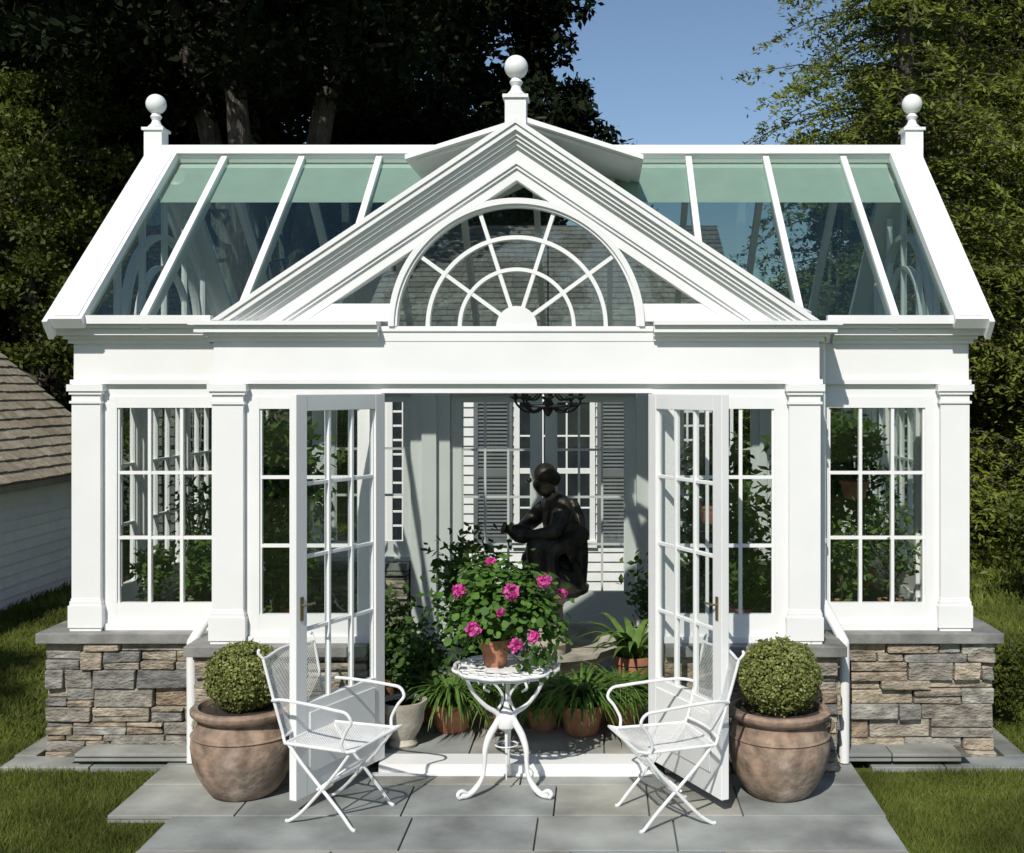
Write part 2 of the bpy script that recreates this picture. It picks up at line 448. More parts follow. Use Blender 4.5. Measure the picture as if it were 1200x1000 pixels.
for s in (-1, 1):
    a, b = sorted((s*1.83, s*2.80)); ledge(a, b, 0, .698, .27)
    CP.box(s*1.79, s*2.84, .225, .60, .70, .7615)
    a, b = sorted((s*.83, s*1.80)); ledge(a, b, 0, .702, -.08)
    CP.box(s*.835, s*1.845, -.125, .28, .703, .763)
setM(Matrix.Translation((1.80, -.06, 0)) @ Matrix.Rotation(R(90), 4, 'Z')); ledge(0, .36, 0, .70, 0, .2)
setM(Matrix.Translation((-1.80, -.06, 0)) @ Matrix.Scale(-1, 4, (1, 0, 0)) @ Matrix.Rotation(R(90), 4, 'Z')); ledge(0, .36, 0, .70, 0, .2)
setM(I4)
W.box(-.764, .764, -.10, .08, .030, .104)
W.box(-.80, .80, -.13, -.10, .026, .058)

# --- roofs
mr = .845; ye = .22; ze = 2.605; yr = 1.70
zr = ze+mr*(yr-ye)
def rz(y): return ze+mr*(y-ye) if y <= yr else ze+mr*(2*yr-y-ye)
xe = 2.60
bw, br = 1.68, 3.65
yv = ye+(br-ze)/mr
RG.quad((-xe, ye, rz(ye)), (-bw, ye, rz(ye)), (0, yv, rz(yv)), (0, yr, zr), (-xe, yr, zr))
RG.quad((xe, ye, rz(ye)), (xe, yr, zr), (0, yr, zr), (0, yv, rz(yv)), (bw, ye, rz(ye)))
RG.quad((-xe, 2*yr-ye, ze), (xe, 2*yr-ye, ze), (xe, yr, zr), (-xe, yr, zr))
for s in (-1, 1):
    RG.quad((0, .06, br), (0, yv, br), (s*bw, ye, ze), (s*bw, .06, ze))
    W.beam((s*bw, ye-.02, ze+.01), (0, yv, br+.01), .06, .07)
    for y in (.55, .95):
        f = 1-(y-ye)/(yv-ye); W.beam((0, y, br), (s*bw*f, y, br-(br-ze)*f), .035, .07, up=(0, 1, 0))
W.beam((0, .08, br+.01), (0, yv, br+.01), .07, .09)
for x in (-2.2, -1.65, -1.1, -.55, 0, .55, 1.1, 1.65, 2.2):
    y0 = ye-.02 if abs(x) >= bw else ye+(1-abs(x)/bw)*(yv-ye)
    n = Vector((0, -mr, 1)).normalized()
    W.beam(Vector((x, y0, rz(y0)))-n*.02, Vector((x, yr, zr))-n*.02, .042, .085, up=n)
    n2 = Vector((0, mr, 1)).normalized()
    W.beam(Vector((x, 2*yr-ye, ze))-n2*.02, Vector((x, yr, zr))-n2*.02, .042, .085, up=n2)
for s in (-1, 1):
    for yy, sg in ((ye-.06, -1), (2*yr-ye+.06, 1)):
        n = Vector((0, sg*mr, 1)).normalized()
        zz = ze-mr*.06
        W.beam(Vector((s*2.625, yy, zz+.02)), Vector((s*2.625, yr, zr+.02)), .19, .07, up=n)
        W.beam(Vector((s*2.735, yy, zz-.02)), Vector((s*2.735, yr, zr-.02)), .03, .13, up=n)
        W.beam(Vector((s*2.625, yy, zz+.062)), Vector((s*2.625, yr, zr+.062)), .14, .016, up=n)
W.beam((-2.72, yr, zr+.04), (2.72, yr, zr+.04), .12, .06)
W.beam((-2.6, yr, zr-.02), (2.6, yr, zr-.02), .05, .06)
for s in (-1, 1):
    W.box(s*1.80, s*2.70, ye-.035, ye+.03, 2.5755, 2.625)
for s in (-1, 1):
    GL.quad((s*2.64, .35, 2.58), (s*2.64, 3.05, 2.58), (s*2.64, yr, zr-.06))
    for y in (.9, 1.3, 1.7, 2.1, 2.5): W.box(s*2.62, s*2.66, y-.015, y+.015, 2.57, rz(y)-.05)
    W.M = Matrix.Translation((s*2.64, 1.7, 0)) @ Matrix.Rotation(R(90), 4, 'Z')
    W.ring(0, 2.577, .68, .715, 0, math.pi, -.03, .03, 40); W.ring(0, 2.577, .47, .495, 0, math.pi, -.024, .024, 36)
    W.M = I4
for x in (-1.65, 1.65): W.beam((x, .4, 2.50), (x, 3.0, 2.50), .06, .12)
def vent(zo, th, w, drop, y0, y1):
    W.prism([(-w, zo-drop), (0, zo), (w, zo-drop), (w, zo-drop-th), (0, zo-th), (-w, zo-drop-th)], y0, y1)
vent(3.885, .030, .74, .235, .62, 1.60)
vent(3.852, .022, .68, .215, .70, 1.56)
W.box(-.07, .07, .66, 1.55, 3.66, 3.80)
def finial(x, y, z, s=1.0, dn=.10):
    W.box(x-.062*s, x+.062*s, y-.062*s, y+.062*s, z-dn, z+.17*s)
    W.box(x-.075*s, x+.075*s, y-.075*s, y+.075*s, z+.17*s, z+.19*s)
    F.lathe([(.055*s, .19*s), (.06*s, .20*s), (.035*s, .225*s), (.026*s, .25*s), (.04*s, .275*s), (.03*s, .29*s), (.028*s, .305*s)], 24, (x, y, z))
    F.ball((x, y, z+.365*s), .070*s, 28)
F = MB()
finial(0, -.055, 3.655, .95, -.005)
finial(-2.70, yr, zr+.0, 1.02); finial(2.70, yr, zr+.0, 1.02)
F.obj('finials', M_white, C, smooth=True)
D = MB()
for s in (-1, 1):
    D.tube(spline([(s*1.77, .27, 2.46), (s*1.775, .27, 1.6), (s*1.775, .27, .98), (s*1.785, .25, .93), (s*1.865, .12, .76), (s*1.875, .10, .70), (s*1.875, .10, .4), (s*1.875, .10, .05)], 5), .030, 14)
    for z in (2.0, 1.3): D.lathe([(.036, -.012), (.036, .012)], 14, (s*1.775, .27, z))
D.obj('downpipes', M_white, C, smooth=True)
def leaf(name, s, ang):
    e = empty(name, (s*.762, -.02, 0)); e.parent = C
    global W, GL
    W0, G0 = W, GL
    W = MB(); GL = MB()
    w = .755
    sash(0, w, .115, 2.168, 3, 4, fl=.085, fr=.085, ft=.085, fb=.475, y0=-.022, y1=.022, mw=.02)
    W.box(.10, w-.10, -.030, -.0225, .23, .54); W.box(.10, w-.10, .0225, .030, .23, .54)
    W.obj('leaf_frame', M_white, e, bevel=.003); GL.obj('leaf_glass', M_glass, e, recalc=False)
    h = MB()
    for sy in (-1, 1):
        h.box(w-.052, w-.028, sy*.024-.003, sy*.024+.003, 1.02, 1.14)
        h.tube([(w-.04, sy*.024, 1.10), (w-.04, sy*.05, 1.10), (w-.11, sy*.052, 1.10)], .006, 8)
    h.obj('handle', M_brass, e, smooth=True)
    e.rotation_euler = (0, 0, ang)
    W, GL = W0, G0
leaf('door_leaf', -1, R(-90-25)); leaf('door_leaf_right', 1, R(-90+27))

W.obj('white_frame', M_white, C, bevel=.0025)
GL.obj('window_panes', M_glass, C, recalc=False)
RG.obj('roof_glazing', M_rglass, C, recalc=False)
ST.obj('ledgestone', M_stone, C, bevel=.006); CO.obj('wall_core', M_mortar, C); CP.obj('wall_cap', M_cap, C, bevel=.005)
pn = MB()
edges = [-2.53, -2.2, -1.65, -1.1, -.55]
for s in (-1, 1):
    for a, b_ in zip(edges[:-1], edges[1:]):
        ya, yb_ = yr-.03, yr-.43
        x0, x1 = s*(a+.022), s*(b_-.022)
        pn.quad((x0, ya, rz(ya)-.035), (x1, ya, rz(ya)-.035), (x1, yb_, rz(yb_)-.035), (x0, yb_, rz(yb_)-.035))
pn.obj('ridge_panels', M_pane, C, recalc=False)  # pale green panels between the rafters, just under the glass at the ridge
fl = MB(); fl.quad((-2.6, .08, .085), (2.6, .08, .085), (2.6, 3.05, .085), (-2.6, 3.05, .085)); fl.obj('floor_bed', M_gap, C, recalc=False)
sl = MB(); slabs(-2.55, 2.55, .085, 3.0, [.46]*7, .5, 1.0, zt=.10)
sl.obj('floor_slabs', M_blue, C, bevel=.003)

# ------------------------------------------------------------------ potted things
def pot_obj(parent, prof, m, n=40, wob=0, soil=None, name='pot'):
    b = MB(); b.lathe(prof, n, wob=wob); b.obj(name, m, parent, smooth=True)
    if soil:
        r, z = soil; b = MB(); b.lathe([(r, z-.01), (r, z)], 24); b.obj('soil', M_soil, parent)

def topiary(x, y, r, zc, ps):
    e = empty('topiary_planter', (x, y, ZP), random.uniform(-.3, .3))
    pr = [(.155, 0), (.172, .012), (.205, .06), (.238, .12), (.262, .19), (.272, .26), (.268, .32), (.250, .365), (.232, .39), (.230, .405), (.258, .42), (.274, .437), (.276, .455), (.262, .468), (.235, .468), (.225, .44)]
    pot_obj(e, [(a*ps, b*ps) for a, b in pr], M_terra, 56, .010, (.22*ps, .445*ps))
    b = MB()
    b.lathe([(.266*ps, .318*ps), (.275*ps, .325*ps), (.266*ps, .335*ps)], 48)
    for a in (math.pi*.95, math.pi*.05):
        c, s_ = math.cos(a), math.sin(a)
        b.tube(spline([(c*.255*ps, s_*.255*ps, .40*ps), (c*.285*ps, s_*.285*ps, .39*ps), (c*.288*ps, s_*.288*ps, .36*ps), (c*.265*ps, s_*.265*ps, .335*ps)], 4), .013*ps, 8)
    b.obj('handles', M_terra, e, smooth=True)
    rg = np.random.default_rng(int(abs(x)*100))
    N = 15000
    d = rg.normal(size=(N, 3)); d /= np.linalg.norm(d, axis=1)[:, None]
    lump = np.array([noise.noise(Vector(v)*3.2) for v in d])*.08+np.array([noise.noise(Vector(v)*9) for v in d])*.09
    rr = r*(1+lump)*(1-.18*rg.uniform(0, 1, N)**2)*(1+.05*rg.normal(size=N)*(rg.uniform(0, 1, N) < .2))
    P = d*rr[:, None]; P[:, 2] = P[:, 2]*.92+zc
    P = P[P[:, 2] > .40]
    d2 = P-np.array([0, 0, zc]); d2 /= np.linalg.norm(d2, axis=1)[:, None]
    link('boxwood_ball', np_mesh('boxwood', leaf_polys(P, .0088, .6, d2, .8, rg), 4, L_box), e)
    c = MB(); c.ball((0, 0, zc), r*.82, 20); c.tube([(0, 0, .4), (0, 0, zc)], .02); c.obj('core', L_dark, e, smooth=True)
topiary(-1.43, -.37, .195, .615, 1.0); topiary(1.425, -.38, .215, .615, .98)

SMALL = [(.65, 0), (.72, .05), (.92, .80), (.93, .82), (1.0, .83), (1.02, 1.0), (.94, 1.0), (.90, .9)]
def spot(parent, r, h, m=M_terra2):
    pot_obj(parent, [(a*r, b*h) for a, b in SMALL], m, 28, 0, (.9*r, h*.9))

def strap_plant(name, x, y, z, pr, ph, n, ln, wd=.011, m=L_str, upr=.5):
    e = empty(name, (x, y, z)); spot(e, pr, ph)
    b = MB()
    for i in range(n):
        a = random.uniform(0, 2*math.pi); l = ln*random.uniform(.6, 1.15); up = random.uniform(upr*.5, upr*1.6)
        c, s_ = math.cos(a), math.sin(a); r0 = random.uniform(0, pr*.6); k = 6; w = wd*random.uniform(.7, 1.3)
        vs = []
        x_, z_ = r0, ph*.9; an = math.atan2(up, .35)
        for j in range(k+1):
            t = j/k; ww = w*(1-t**2.2)+.0006
            vs.append((c*x_-s_*ww, s_*x_+c*ww, z_)); vs.append((c*x_+s_*ww, s_*x_-c*ww, z_))
            x_ += math.cos(an)*l/k; z_ += math.sin(an)*l/k; an -= 2.0/k*random.uniform(.7, 1.3)
        b.add(vs, [(2*j, 2*j+1, 2*j+3, 2*j+2) for j in range(k)])
    b.obj('foliage', m, e, recalc=False)
    return e
for x, y, s in ((-.44, .55, 1.1), (-.15, .60, .95), (.12, .60, .95), (.36, .50, 1.15), (.60, .66, 1.05)):
    strap_plant('potted_liriope', x, y, .10, .125*s, .16*s, 280, .40*s, wd=.009)
strap_plant('potted_agave', .70, 1.25, .10, .13, .30, 26, .55, .03, m=L_str, upr=1.0)

def leafy(name, x, y, z, pr, ph, H, Rr, n=900, ls=.03, m=L_in, flower=0):
    e = empty(name, (x, y, z)); spot(e, pr, ph)
    rg = np.random.default_rng(int(abs(x*131+y*17)*10)+3)
    K = 14
    c = rg.normal(size=(K, 3)); c /= np.linalg.norm(c, axis=1)[:, None]; c *= np.array([Rr*.65, Rr*.65, H*.32]); c[:, 2] += ph+H*.52
    idx = rg.integers(0, K, n)
    P = c[idx]+rg.normal(size=(n, 3))*np.array([Rr*.26, Rr*.26, H*.13])
    P[:, 2] = np.maximum(P[:, 2], ph*.8)
    link('foliage', np_mesh('fol', leaf_polys(P, ls, .5, np.array([0, -.3, 1.]), .8, rg), 4, m), e)
    b = MB()
    for q in c: b.tube(spline([(0, 0, ph*.8), (q[0]*.3, q[1]*.3, ph+(q[2]-ph)*.5), tuple(q)], 4), .004, 5)
    b.obj('stems', M_bark, e)
    return e
leafy('potted_shrub', -.36, 1.15, .10, .14, .26, .85, .28, 1900, .032)
leafy('potted_shrub', -.95, 1.0, .10, .12, .22, .6, .24, 900, .035)
leafy('potted_shrub', .95, 1.9, .10, .14, .24, .8, .26, 1000, .035)
leafy('potted_shrub', -.68, .75, .10, .12, .20, .40, .2, 700, .03)
leafy('potted_shrub', -1.9, 1.9, .10, .16, .28, 1.6, .40, 2400, .045)
leafy('potted_shrub', 2.1, 1.7, .10, .16, .28, 1.6, .40, 2300, .045)
leafy('potted_shrub', 1.4, 2.0, .10, .16, .28, 1.4, .34, 1700, .045)
for x, y, H, r in ((-2.28, .60, .34, .13), (-1.98, .58, .42, .15), (-1.38, .42, .5, .15), (1.32, .40, .34, .13), (1.98, .62, .5, .2), (2.28, .66, .7, .22), (-2.4, 1.6, .7, .2), (2.42, 1.9, .8, .25)):
    leafy('sill_plant', x, y, .763, .075, .12, H, r, 480, .026)
for x, y, z in ((1.18, .7, 1.35), (-2.1, 2.0, 1.5), (2.2, 1.3, 1.45)):
    e = leafy('hanging_basket', x, y, z, .10, .12, .45, .2, 700, .03)
    b = MB()
    for k in range(3):
        a = k*2.09; b.tube([(math.cos(a)*.1, math.sin(a)*.1, .12), (0, 0, .75), (0, 0, 2.5-z)], .003, 5)
    b.obj('hanger', M_black, e)

e = empty('stone_urn', (-.69, .24, .10))
pot_obj(e, [(.08, 0), (.09, .02), (.075, .05), (.10, .09), (.125, .15), (.13, .21), (.14, .24), (.145, .27), (.125, .27), (.115, .245)], M_cast, 36, 0, (.118, .245))

# ------------------------------------------------------------------ table + geranium
T = empty('bistro_table', (-.03, -.36, ZP), R(91))
b = MB()
n = 96
out = [(.272+.014*abs(math.sin(6*2*math.pi*k/n)), 2*math.pi*k/n) for k in range(n)]
b.tube([(r*math.cos(a), r*math.sin(a), .665) for r, a in out], .009, 8, closed=True)
b.tube([(r*.93*math.cos(a), r*.93*math.sin(a), .645) for r, a in out], .006, 6, closed=True)
for k in range(24):
    a = 2*math.pi*k/24; b.tube([(.27*math.cos(a), .27*math.sin(a), .662), (.255*math.cos(a), .255*math.sin(a), .63)], .004, 5)
    cx, cy = .225*math.cos(a), .225*math.sin(a)
    b.tube([(cx+.027*math.cos(q*math.pi/6), cy+.027*math.sin(q*math.pi/6), .665) for q in range(12)], .006, 5, closed=True)
for k in range(14):
    a = 2*math.pi*k/14; cx, cy = .165*math.cos(a), .165*math.sin(a)
    b.tube([(cx+.033*math.cos(q*math.pi/6), cy+.033*math.sin(q*math.pi/6), .665) for q in range(12)], .006, 5, closed=True)
b.tube([(.195*math.cos(q*math.pi/24), .195*math.sin(q*math.pi/24), .664) for q in range(48)], .005, 6, closed=True)
b.lathe([(.13, .658), (.135, .662), (.135, .669), (.12, .672)], 36)
for k in range(3):
    a = 2*math.pi*k/3; c, s_ = math.cos(a), math.sin(a)
    up = [(.235, .655), (.225, .61), (.185, .54), (.12, .47), (.06, .43), (.045, .40), (.062, .365), (.10, .31), (.125, .24), (.128, .17), (.14, .10), (.18, .045), (.225, .018), (.265, .018)]
    P = spline([(c*r, s_*r, z) for r, z in up], 4)
    b.tube(P, [.010+.009*math.exp(-((p.z-.33)/.12)**2)+.006*math.exp(-((p.z-.04)/.05)**2) for p in P], 10)
    b.tube(spline([(c*r, s_*r, z) for r, z in ((.06, .43), (.02, .50), (.06, .57), (.11, .60), (.13, .565), (.10, .545))], 4), .007, 6)
    b.tube(spline([(c*r, s_*r, z) for r, z in ((.22, .02), (.26, .045), (.282, .03), (.27, .010))], 4), .011, 8)
b.lathe([(.03, .33), (.05, .345), (.058, .38), (.05, .41), (.02, .44), (.012, .48)], 24)
b.tube([(0, 0, .34), (0, 0, .06)], [.010, .004], 8)
b.tube([(.06*math.cos(q*math.pi/12), .06*math.sin(q*math.pi/12), .25) for q in range(24)], .004, 5, closed=True)
b.obj('iron_frame', M_iron, T, smooth=True)

G = empty('geranium_plant', (-.09, -.36, .718)); spot(G, .082, .145)
rg = np.random.default_rng(5)
K = 60; c = rg.normal(size=(K, 3)); c /= np.linalg.norm(c, axis=1)[:, None]
c *= (rg.uniform(.45, 1, K)[:, None])*np.array([.32, .25, .22]); c += np.array([.06, 0, .34])
c = c[(c[:, 2] > .12)]
c = np.vstack([c, [[.28, -.1, .10], [.22, -.12, .04], [.33, -.02, .18], [-.2, -.1, .2], [-.27, 0, .3]]])
n = 1800; P = c[rg.integers(0, len(c), n)]+rg.normal(size=(n, 3))*.045
nn = P-np.array([.05, 0, .15]); nn /= np.linalg.norm(nn, axis=1)[:, None]; nn[:, 2] += .6
N3 = nn+rg.normal(size=(n, 3))*.45; N3 /= np.linalg.norm(N3, axis=1)[:, None]
t = rg.normal(size=(n, 3)); t -= N3*(t*N3).sum(1)[:, None]; t /= np.linalg.norm(t, axis=1)[:, None]; bb = np.cross(N3, t)
sz = rg.uniform(.014, .030, n)[:, None]
V = np.stack([P+(t*math.cos(k*math.pi/3.5)+bb*math.sin(k*math.pi/3.5))*sz*(1 if k % 2 else .88)+N3*(.006 if k % 2 else 0) for k in range(7)], 1)
link('leaves', np_mesh('ger_leaves', V, 7, L_ger), G)
b = MB()
for q in c[::2]: b.tube(spline([(0, 0, .12), (q[0]*.4, q[1]*.4, .12+q[2]*.3), tuple(q)], 4), .004, 5)
fl = [(-.17, -.20, .43), (.10, -.22, .43), (-.09, -.25, .245), (.27, -.16, .475), (.13, -.25, .16), (.22, -.22, .20), (.36, -.05, .39), (-.02, -.05, .56), (.05, -.24, .33)]
fs = [.032, .042, .038, .034, .035, .028, .025, .02, .018]
for f_ in fl: b.tube(spline([(0, 0, .13), (f_[0]*.5, f_[1]*.3, f_[2]*.6), f_], 4), .003, 5)
b.obj('stems', L_ger, G)
PP = []
for f_, s_ in zip(fl, fs):
    d = rg.normal(size=(70, 3)); d /= np.linalg.norm(d, axis=1)[:, None]; PP.append(np.array(f_)+d*s_*rg.uniform(.6, 1, 70)[:, None])
PP = np.concatenate(PP); link('flowers', np_mesh('petals', leaf_polys(PP, .014, .8, None, 1, rg), 4, M_pink), G)

# ------------------------------------------------------------------ chairs
def chair(x, y, rzv):
    e = empty('patio_chair', (x, y, ZP), rzv); e.scale = (.90, .90, .92); b = MB(); mw = MB()
    def seat(u, v):
        X = -.22+.46*u; Y = (-.225-.02*u)+(.45+.04*u)*v
        return (X, Y, .43-.018*math.sin(math.pi*v)*math.sin(math.pi*u)+.012*(u > .98))
    def back(u, v):
        z = .46+.40*u+.030*math.sin(math.pi*v)*u*u+.02*u*u*(abs(2*v-1)**6)
        X = -.235-.115*u-.03*math.sin(math.pi*v)
        return (X, (-.215-.03*u)+(.43+.06*u)*v, z)
    for f, nu in ((seat, 26), (back, 26)):
        for sgn in (1, -1):
            for i in range(-nu, 2*nu):
                c = i/nu
                lo, hi = (max(0, -c), min(1, 1-c)) if sgn > 0 else (max(0, c-1), min(1, c))
                if hi-lo < .03: continue
                mw.tube([f(lo+(hi-lo)*k/6, c+sgn*(lo+(hi-lo)*k/6)) for k in range(7)], .0014, 3)
        rim = [f(0, k/10) for k in range(10)]+[f(k/10, 1) for k in range(10)]+[f(1, 1-k/10) for k in range(10)]+[f(1-k/10, 0) for k in range(10)]
        b.tube(rim, .0085, 8, closed=True)
    for s in (-1, 1):
        b.tube(spline([(-.295, s*.235, .655), (-.2, s*.262, .672), (0, s*.278, .665), (.13, s*.285, .655), (.205, s*.285, .645), (.235, s*.28, .60), (.20, s*.27, .55), (.165, s*.262, .48), (.17, s*.25, .43)], 5), .009, 8)
        b.tube(spline([(-.24, s*.215, .47), (-.225, s*.222, .44), (-.215, s*.225, .43)], 4), .009, 8)
        b.tube(spline([(.20, s*.225, .425), (.10, s*.22, .30), (-.03, s*.21, .16), (-.13, s*.21, .06), (-.20, s*.21, .012), (-.225, s*.21, .008)], 5), .0095, 8)
        b.tube(spline([(-.20, s*.22, .425), (-.12, s*.215, .33), (.0, s*.21, .21), (.12, s*.205, .09), (.19, s*.205, .014), (.215, s*.205, .008)], 5), .0095, 8)
    b.tube([(-.02, -.212, .20), (-.02, .212, .20)], .0075, 8)
    b.tube(spline([(-.02, -.21, .20), (.08, -.1, .28), (.08, .1, .28), (-.02, .21, .20)], 5), .006, 6)
    for s in (-1, 1): b.tube(spline([(-.35, s*.245, .88), (-.37, s*.26, .91), (-.375, s*.245, .925)], 3), .008, 6)
    b.obj('frame', M_iron, e, smooth=True); mw.obj('mesh', M_iron, e)
chair(-.835, -.69, R(-20)); chair(.79, -.71, R(180+18))

# ------------------------------------------------------------------ fountain + statue
Fo = empty('garden_fountain', (.09, 1.55, .10))
b = MB()
b.lathe([(.30, 0), (.32, .03), (.30, .06), (.22, .10), (.30, .16), (.46, .24), (.54, .29), (.58, .31), (.58, .345), (.54, .35), (.50, .33), (.44, .27), (.14, .24), (.14, .30), (.16, .32), (.13, .36), (.12, .58), (.15, .61), (.24, .645), (.26, .66), (.26, .68)], 56)
b.obj('basin', M_cast, Fo, smooth=True)
S = empty('bronze_statue', (.11, 1.5, .775), R(25)); S.scale = (1.05, 1.05, 1.03)
J = [((.10, 0, .28), .135), ((.13, 0, .42), .13), ((.09, 0, .56), .145), ((.01, 0, .66), .07), ((-.04, 0, .735), .075), ((-.07, 0, .785), .062),
     ((.06, -.14, .58), .078), ((-.03, -.20, .43), .060), ((-.15, -.10, .40), .045), ((-.20, -.06, .41), .036),
     ((.06, .14, .58), .078), ((-.06, .18, .46), .060), ((-.17, .06, .43), .045), ((-.21, .03, .43), .036),
     ((.06, -.10, .26), .11), ((-.16, -.14, .36), .085), ((-.12, -.14, .18), .065), ((-.10, -.14, .05), .045), ((-.20, -.15, .03), .038),
     ((.06, .10, .26), .11), ((-.10, .15, .22), .085), ((.02, .16, .08), .06), ((.16, .16, .05), .045), ((.24, .16, .03), .036)]
E = [(0, 1), (1, 2), (2, 3), (3, 4), (4, 5), (2, 6), (6, 7), (7, 8), (8, 9), (2, 10), (10, 11), (11, 12), (12, 13), (0, 14), (14, 15), (15, 16), (16, 17), (17, 18), (0, 19), (19, 20), (20, 21), (21, 22), (22, 23)]
me = bpy.data.meshes.new('figure'); me.from_pydata([j[0] for j in J], E, []); me.materials.append(M_bronze)
o = bpy.data.objects.new('figure', me); sc.collection.objects.link(o); o.parent = S
sk = o.modifiers.new('skin', 'SKIN'); sk.use_smooth_shade = True
for i, j in enumerate(J):
    me.skin_vertices[0].data[i].radius = (j[1], j[1]); me.skin_vertices[0].data[i].use_root = (i == 0)
o.modifiers.new('sub', 'SUBSURF').levels = 2; o.modifiers['sub'].render_levels = 2
b = MB()
b.lathe([(.26, 0), (.265, .03), (.24, .05), (.22, .12), (.19, .20), (.14, .25), (.05, .27)], 14, (.03, 0, 0), wob=.12)
b.obj('rock', M_bronze, S, smooth=True)
b = MB(); b.M = Matrix.Translation((-.22, -.02, .42)) @ Matrix.Rotation(R(-70), 4, 'Y')
b.lathe([(.03, -.10), (.06, -.06), (.065, 0), (.03, .07), (.028, .09), (.04, .11)], 20); b.obj('jug', M_bronze, S, smooth=True)
b = MB(); b.ball((-.02, 0, .80), .078, 16); b.ball((.035, 0, .77), .055, 14); b.ball((-.135, 0, .765), .018, 10); b.obj('hair', M_bronze, S, smooth=True)
b = MB(); b.tube(spline([(.20, -.10, .40), (.08, -.17, .36), (-.05, -.17, .30), (-.06, -.18, .18), (-.04, -.18, .06)], 4), [.06]*17, 8); b.tube(spline([(.18, .06, .60), (.20, .0, .45), (.21, -.02, .25), (.19, -.04, .07)], 4), [.05, .06, .065, .07, .07, .07, .07, .07, .07, .07, .07, .07, .07], 8); b.obj('drape', M_bronze, S, smooth=True)

# ------------------------------------------------------------------ chandelier
Ch = empty('iron_chandelier', (.12, 1.25, 2.10)); b = MB()
b.tube([(0, 0, 0), (0, 0, 1.35)], .006, 6)
b.lathe([(.01, -.09), (.03, -.06), (.045, -.02), (.02, .03), (.03, .06), (.01, .10)], 16)
for k in range(8):
    a = k*math.pi/4; c, s_ = math.cos(a), math.sin(a)
    b.tube(spline([(c*r, s_*r, z) for r, z in ((.02, 0), (.08, -.05), (.15, -.06), (.21, -.01), (.22, .03))], 4), .008, 6)
    b.lathe([(.012, .02), (.035, .035), (.035, .045), (.013, .046), (.013, .10)], 10, (c*.22, s_*.22, 0))
    b.tube(spline([(c*r, s_*r, z) for r, z in ((.02, .10), (.07, .12), (.10, .08), (.07, .06), (.12, .02), (.18, .03))], 4), .006, 5)
b.tube([(.19*math.cos(q*math.pi/16), .19*math.sin(q*math.pi/16), -.02) for q in range(32)], .009, 6, closed=True)
b.obj('iron', M_black, Ch, smooth=True)

# ------------------------------------------------------------------ buildings behind
def clapboard(mb, x0, x1, z0, z1, y, e=.105):
    z = z0
    while z < z1-.01:
        h = min(e, z1-z)
        mb.add([(x0, y-.026, z), (x1, y-.026, z), (x1, y-.002, z+h), (x0, y-.002, z+h), (x0, y+.02, z), (x1, y+.02, z), (x1, y+.02, z+h), (x0, y+.02, z+h)],
               [(0,1,2,3),(0,4,5,1),(4,7,6,5),(3,2,6,7),(0,3,7,4),(1,5,6,2)])
        z += h
def shingles(mb, o, u, v, lu, lv, course=.16, wmin=.09, wmax=.2, th=.012):
    o = Vector(o); u = Vector(u).normalized(); v = Vector(v).normalized(); n = u.cross(v)
    if n.z < 0: n = -n
    r = 0
    while r*course < lv:
        s = -random.uniform(0, .1)
        while s < lu:
            w = random.uniform(wmin, wmax); a = max(0, s)+.002; b_ = min(lu, s+w)-.002
            if b_ > a+.01:
                j = random.uniform(-.008, .008); t = th*random.uniform(.7, 1.3); L_ = course*1.15
                p = o+v*(r*course+j)
                q = o+v*min(r*course+L_, lv)
                mb.add([p+u*a+n*.004, p+u*b_+n*.004, p+u*b_+n*(t+.012), p+u*a+n*(t+.012), q+u*a-n*.004, q+u*b_-n*.004, q+u*b_+n*.004, q+u*a+n*.004],
                       [(0,1,2,3),(3,2,6,7),(4,7,6,5),(0,4,5,1),(0,3,7,4),(1,5,6,2)])
            s += w
        r += 1
H = empty('clapboard_house'); cl = MB(); HY = 6.0; HX = 1.9
clapboard(cl, -1.9, HX, 0, 2.75, HY)
cl.M = Matrix.Translation((-1.9, HY, 0)) @ Matrix.Scale(-1, 4, (1, 0, 0)) @ Matrix.Rotation(R(90), 4, 'Z'); clapboard(cl, 0, 5, 0, 2.75, 0)
cl.M = Matrix.Translation((HX, HY, 0)) @ Matrix.Rotation(R(90), 4, 'Z'); clapboard(cl, 0, 5, 0, 2.75, 0); cl.M = I4
cl.obj('clapboards', M_clap, H)
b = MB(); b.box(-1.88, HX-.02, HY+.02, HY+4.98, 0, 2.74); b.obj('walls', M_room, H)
b = MB()
for x in (-1.92, HX-.08): b.box(x, x+.1, HY-.035, HY+.03, 0, 2.75)
b.box(-2.0, HX+.1, HY-.25, HY+.02, 2.62, 2.76)
b.box(-.46, -.40, HY-.05, HY, .55, 2.05); b.box(.36, .42, HY-.05, HY, .55, 2.05); b.box(-.46, .42, HY-.055, HY, 2.05, 2.14); b.box(-.48, .44, HY-.07, HY, .47, .55)
b.box(-.40, .36, HY-.04, HY, 1.27, 1.33)
for x in (-.15, .11): b.box(x-.01, x+.01, HY-.038, HY, .55, 2.05)
for z in (.9, 1.68): b.box(-.4, .36, HY-.036, HY, z-.01, z+.01)
for x0, x1 in ((-1.78, -1.22), (1.2, 1.75)):
    b.box(x0-.06, x0, HY-.05, HY, .55, 2.1); b.box(x1, x1+.06, HY-.05, HY, .55, 2.1); b.box(x0-.06, x1+.06, HY-.055, HY, 2.1, 2.17); b.box(x0-.06, x1+.06, HY-.055, HY, .5, .55)
    for k in range(1, 5): xx = x0+(x1-x0)*k/5; b.box(xx-.012, xx+.012, HY-.04, HY, .55, 2.1)
    for k in range(1, 10): zz = .55+1.55*k/10; b.box(x0, x1, HY-.038, HY, zz-.012, zz+.012)
b.obj('trim', M_white, H, bevel=.003)
b = MB()
